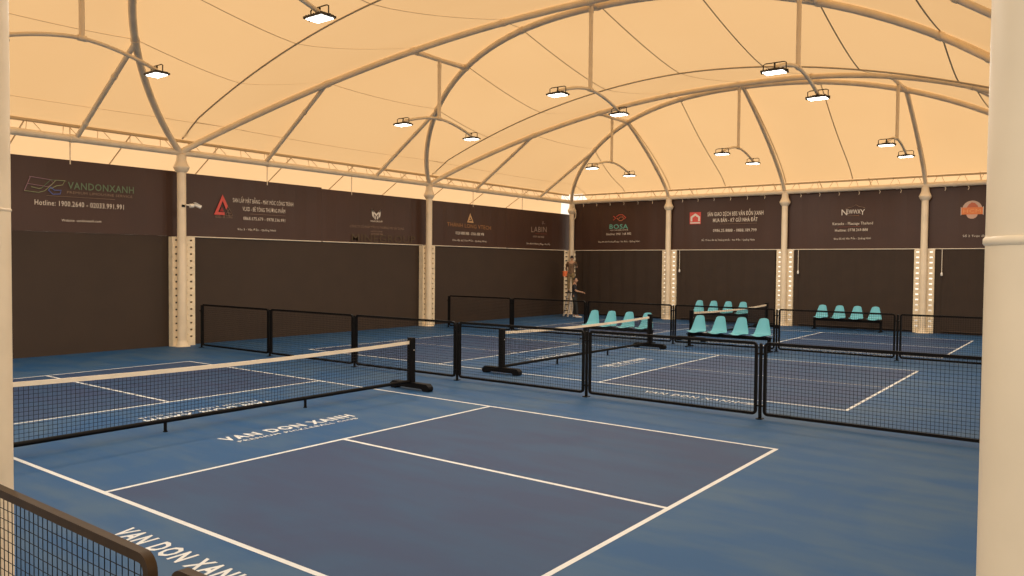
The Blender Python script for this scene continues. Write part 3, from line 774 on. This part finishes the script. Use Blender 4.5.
# loop of conduit on the corner column
mb = MB(); mb.tube([(.0, 0, .0), (.14, -.02, -.05), (.22, -.02, -.28), (.20, -.02, -.5), (.08, 0, -.62)], .02, 8)
o = mb.build('conduit_loop', steel, None, smooth=True); o.location = (-9.72, 26.85, 4.98); tag(o, 'bent pale conduit looping off the top of the corner column', 'pipe')

# ------------------------------------------------------------------ stepladder, bucket and two people in the far corner
LX, LY = -8.97, 25.62
root = empty('stepladder', (LX, LY, 0), 'pale stepladder standing before the far corner column', 'ladder', None, rz=math.radians(-28))
for s in (-1, 1):
    mb = MB(); mb.tube([(s * .19, -.24, 0), (s * .15, -.04, 1.04)], .040, 4); mb.build('front_rail', alu_m, root)
    mb = MB(); mb.tube([(s * .19, .26, 0), (s * .15, .06, 1.04)], .028, 4); mb.build('rear_rail', alu_m, root)
for k in range(1, 4):
    z = .26 * k; f = z / 1.04
    mb = MB(); mb.box((0, -.24 + .20 * f, z), (.36 - .08 * f, .09, .028)); mb.build('step', black_m, root)
mb = MB(); mb.box((0, .01, 1.06), (.38, .30, .03)); mb.build('platform', black_m, root)

def skin_body(name, verts, edges, m, parent, root_i=0):
    me = bpy.data.meshes.new(name); me.from_pydata([v[0] for v in verts], edges, [])
    o = bpy.data.objects.new(name, me); C.objects.link(o); o.parent = parent
    md = o.modifiers.new('skin', 'SKIN'); md.use_smooth_shade = True
    for sv, v in zip(me.skin_vertices[0].data, verts):
        r = v[1]; sv.radius = r if isinstance(r, tuple) else (r, r); sv.use_root = False
    me.skin_vertices[0].data[root_i].use_root = True
    sb = o.modifiers.new('sub', 'SUBSURF'); sb.levels = 1; sb.render_levels = 2
    me.materials.append(m); return o
def person(loc, rz, label, pose, top_m, leg_m, shoe, lean=0.0):
    root = empty('person', loc, label, 'person', None, rz)
    # local frame: +y is where the person faces, z up, feet at 0
    hipz, kneez, ankz, shz = .92, .49, .09, 1.42
    ly = lean
    V = [((0, 0, hipz), (.15, .115)), ((0, ly * .25, 1.08), (.135, .10)), ((0, ly * .6, 1.26), (.155, .115)), ((0, ly, shz), (.12, .095)), ((0, ly * 1.15, 1.50), (.055, .055)), ((0, ly * 1.25 + .01, 1.545), (.052, .052))]
    E = [(0, 1), (1, 2), (2, 3), (3, 4), (4, 5)]
    def add(p, r, par): V.append((p, r)); E.append((par, len(V) - 1)); return len(V) - 1
    for s in (-1, 1):
        a = add((s * .10, 0, .84), .095, 0); st = pose['step'][0 if s < 0 else 1]
        b = add((s * .11, st * .5 + .02, kneez), .062, a); c = add((s * .11, st - .02, ankz + .04), .042, b)
        d = add((s * .12, st + .06, .045), (.042, .035), c); add((s * .125, st + .16, .035), (.038, .028), d)
        sh = add((s * .185, ly, shz - .01), .062, 3)
        el, wr = pose['arm'][0 if s < 0 else 1]
        e = add((s * el[0], el[1] + ly, el[2]), .043, sh); w = add((s * wr[0], wr[1] + ly, wr[2]), .029, e)
        dv = (Vector((s * wr[0], wr[1] + ly, wr[2])) - Vector((s * el[0], el[1] + ly, el[2]))).normalized()
        wp = Vector((s * wr[0], wr[1] + ly, wr[2]))
        hnd = add(tuple(wp + dv * .07), (.038, .018), w)
        pose.setdefault('hands', []).append((wp + dv * .09, dv, s))
    body = skin_body('body', V, E, skin_m, root)
    # fingers grow from each palm
    for hp, dv, s in pose['hands']:
        side_ = dv.cross(Vector((0, 0, 1))); side_ = side_.normalized() if side_.length > .1 else Vector((1, 0, 0))
        mb = MB()
        for k, ln_ in enumerate((.065, .075, .07, .055)):
            b0 = hp + side_ * (-.03 + .02 * k); b1 = b0 + dv * ln_ * .6; b2 = b1 + (dv * .6 + Vector((0, 0, -.6))) * ln_ * .5
            mb.tube([b0, b1, b2], [.009, .008, .006], 6)
        t0 = hp - dv * .05 - side_ * .03 * s; mb.tube([t0, t0 - side_ * .03 * s + dv * .03, t0 - side_ * .035 * s + dv * .06], [.011, .010, .008], 6)
        mb.build('fingers', skin_m, body, smooth=True)
    # head with face
    hc = Vector((0, ly * 1.3 + .03, 1.635)); mb = MB()
    r = bmesh.ops.create_uvsphere(mb.bm, u_segments=20, v_segments=14, radius=1)
    for v in r['verts']:
        x, y, z = v.co; wx = .076 * (1 - .18 * max(0, -z)); v.co = hc + Vector((x * wx, y * .094 + (.012 if z < 0 and y > 0 else 0), z * .118))
    mb.tube([hc + Vector((0, .085, .02)), hc + Vector((0, .118, -.025))], [.008, .016], 6)
    for s in (-1, 1): mb.tube([hc + Vector((s * .074, -.005, -.02)), hc + Vector((s * .086, -.012, .015))], .016, 6)
    head = mb.build('head', skin_m, root, smooth=True)
    mb = MB()
    for s in (-1, 1): mb.tube([hc + Vector((s * .03, .086, .012)), hc + Vector((s * .03, .095, .012))], .010, 6)
    mb.tube([hc + Vector((-.022, .09, -.055)), hc + Vector((.022, .09, -.055))], .005, 5); mb.build('face_features', hair_m, head)
    mb = MB(); r = bmesh.ops.create_uvsphere(mb.bm, u_segments=20, v_segments=14, radius=1)
    kill = [v for v in r['verts'] if v.co.z < -.15 or (v.co.y > .25 and v.co.z < .45)]
    for v in r['verts']: v.co = hc + Vector((v.co.x * .087, v.co.y * .103 - .004, v.co.z * .128 + .004))
    bmesh.ops.delete(mb.bm, geom=kill, context='VERTS'); h = mb.build('hair', hair_m, root, smooth=True)
    sm = h.modifiers.new('s', 'SOLIDIFY'); sm.thickness = .012
    # shirt and trousers as clothing over the body
    TV = [((0, 0, .80), (.185, .14)), ((0, ly * .1, .98), (.150, .115)), V[1], V[2], V[3]]
    TV = [(p, tuple(q + .018 for q in r)) for p, r in TV]; TE = [(0, 1), (1, 2), (2, 3), (3, 4)]
    for i_, s in enumerate((-1, 1)):
        TV.append(((s * .19, ly, shz - .01), .078)); TE.append((4, len(TV) - 1)); el = pose['arm'][i_][0]
        p = Vector((s * .19, ly, shz)).lerp(Vector((s * el[0], el[1] + ly, el[2])), .85); TV.append((tuple(p), .060)); TE.append((len(TV) - 2, len(TV) - 1))
    skin_body('shirt', TV, TE, top_m, root)
    PV = [((0, 0, 1.0), (.150, .12)), ((0, 0, .93), (.165, .13))]; PE = [(0, 1)]
    for i_, s in enumerate((-1, 1)):
        st = pose['step'][i_]
        PV += [((s * .10, 0, .83), .108), ((s * .11, st * .5 + .02, kneez), .078), ((s * .11, st - .02, .12), .062)]
        n = len(PV); PE += [(1, n - 3), (n - 3, n - 2), (n - 2, n - 1)]
    skin_body('trousers', PV, PE, leg_m, root)
    for i_, s in enumerate((-1, 1)):
        st = pose['step'][i_]; mb = MB()
        mb.tube([(s * .115, st - .07, .05), (s * .115, st + .02, .055), (s * .12, st + .12, .045), (s * .122, st + .20, .035)], [.036, .042, .040, .026], 10)
        mb.build('shoe', shoe, root, smooth=True)
    return root
person((-8.33, 24.95, 0), math.radians(-60), 'person in dark clothes and white shoes standing beside the stepladder',
       {'step': (0.0, .14), 'arm': (((.25, .05, 1.17), (.20, .30, 1.10)), ((.24, .06, 1.17), (.12, .32, 1.12)))}, shirt_d, trouser_d, shoe_m)
person((LX, LY + .02, 1.075), math.radians(20), 'person in brown shirt and khaki trousers standing up on the stepladder',
       {'step': (0.0, .02), 'arm': (((.27, .06, 1.15), (.28, .22, .98)), ((.24, .10, 1.2), (.16, .32, 1.22)))}, tan_m, khaki_m, hair_m, lean=.12).scale = (.93, .93, .93)
root = empty('orange_bucket', (-9.15, 25.42, 1.78), 'orange bucket held at the left of the person on the ladder', 'bucket')
mb = MB(); mb.lathe([(.085, 0), (.12, .22), (.128, .225), (.128, .24), (.118, .24), (.08, .015)], seg=18); mb.build('pail', bucket_m, root, smooth=True)
mb = MB(); mb.tube([(.12 * math.cos(a), 0, .23 + .17 * math.sin(a)) for a in [PI * k / 10 for k in range(11)]], .006, 6); mb.build('handle', black_m, root)

# ------------------------------------------------------------------ light
w = bpy.data.worlds.new('sky'); bpy.context.scene.world = w; w.use_nodes = True
bg = w.node_tree.nodes['Background']; bg.inputs['Color'].default_value = (1.0, .86, .70, 1); bg.inputs['Strength'].default_value = 1.6
sd = bpy.data.lights.new('hazy_sun', 'SUN'); sd.energy = 1.9; sd.angle = math.radians(25); sd.color = (1, .95, .87)
so = bpy.data.objects.new('hazy_sun', sd); C.objects.link(so); so.rotation_euler = (math.radians(-36), math.radians(-10), 0)

# ------------------------------------------------------------------ camera
cam = bpy.data.cameras.new('camera'); co = bpy.data.objects.new('camera', cam); C.objects.link(co)
q = (9.895977542271877, -3.6461889124017755, 2.2793604833706516, 2.218508121177388, -0.029900366489478646, 0.008994362166699415, 778.539790699719)
yaw, p, r = q[3:6]
f = Vector((math.cos(yaw) * math.cos(p), math.sin(yaw) * math.cos(p), math.sin(p)))
rt = Vector((math.sin(yaw), -math.cos(yaw), 0)); up = rt.cross(f)
rt2 = rt * math.cos(r) + up * math.sin(r); up2 = -rt * math.sin(r) + up * math.cos(r)
M = Matrix((rt2, up2, -f)).transposed().to_4x4(); M.translation = Vector(q[:3]); co.matrix_world = M
cam.sensor_width = 36; cam.lens = q[6] / 1024 * 36; cam.clip_start = .05; cam.clip_end = 300
sc = bpy.context.scene; sc.camera = co
sc.view_settings.view_transform = 'Standard'; sc.view_settings.look = 'None'; sc.view_settings.gamma = 1; sc.view_settings.use_curve_mapping = False
sc.view_settings.exposure = -0.16
sc.cycles.max_bounces = 8; sc.cycles.diffuse_bounces = 6; sc.cycles.transmission_bounces = 6
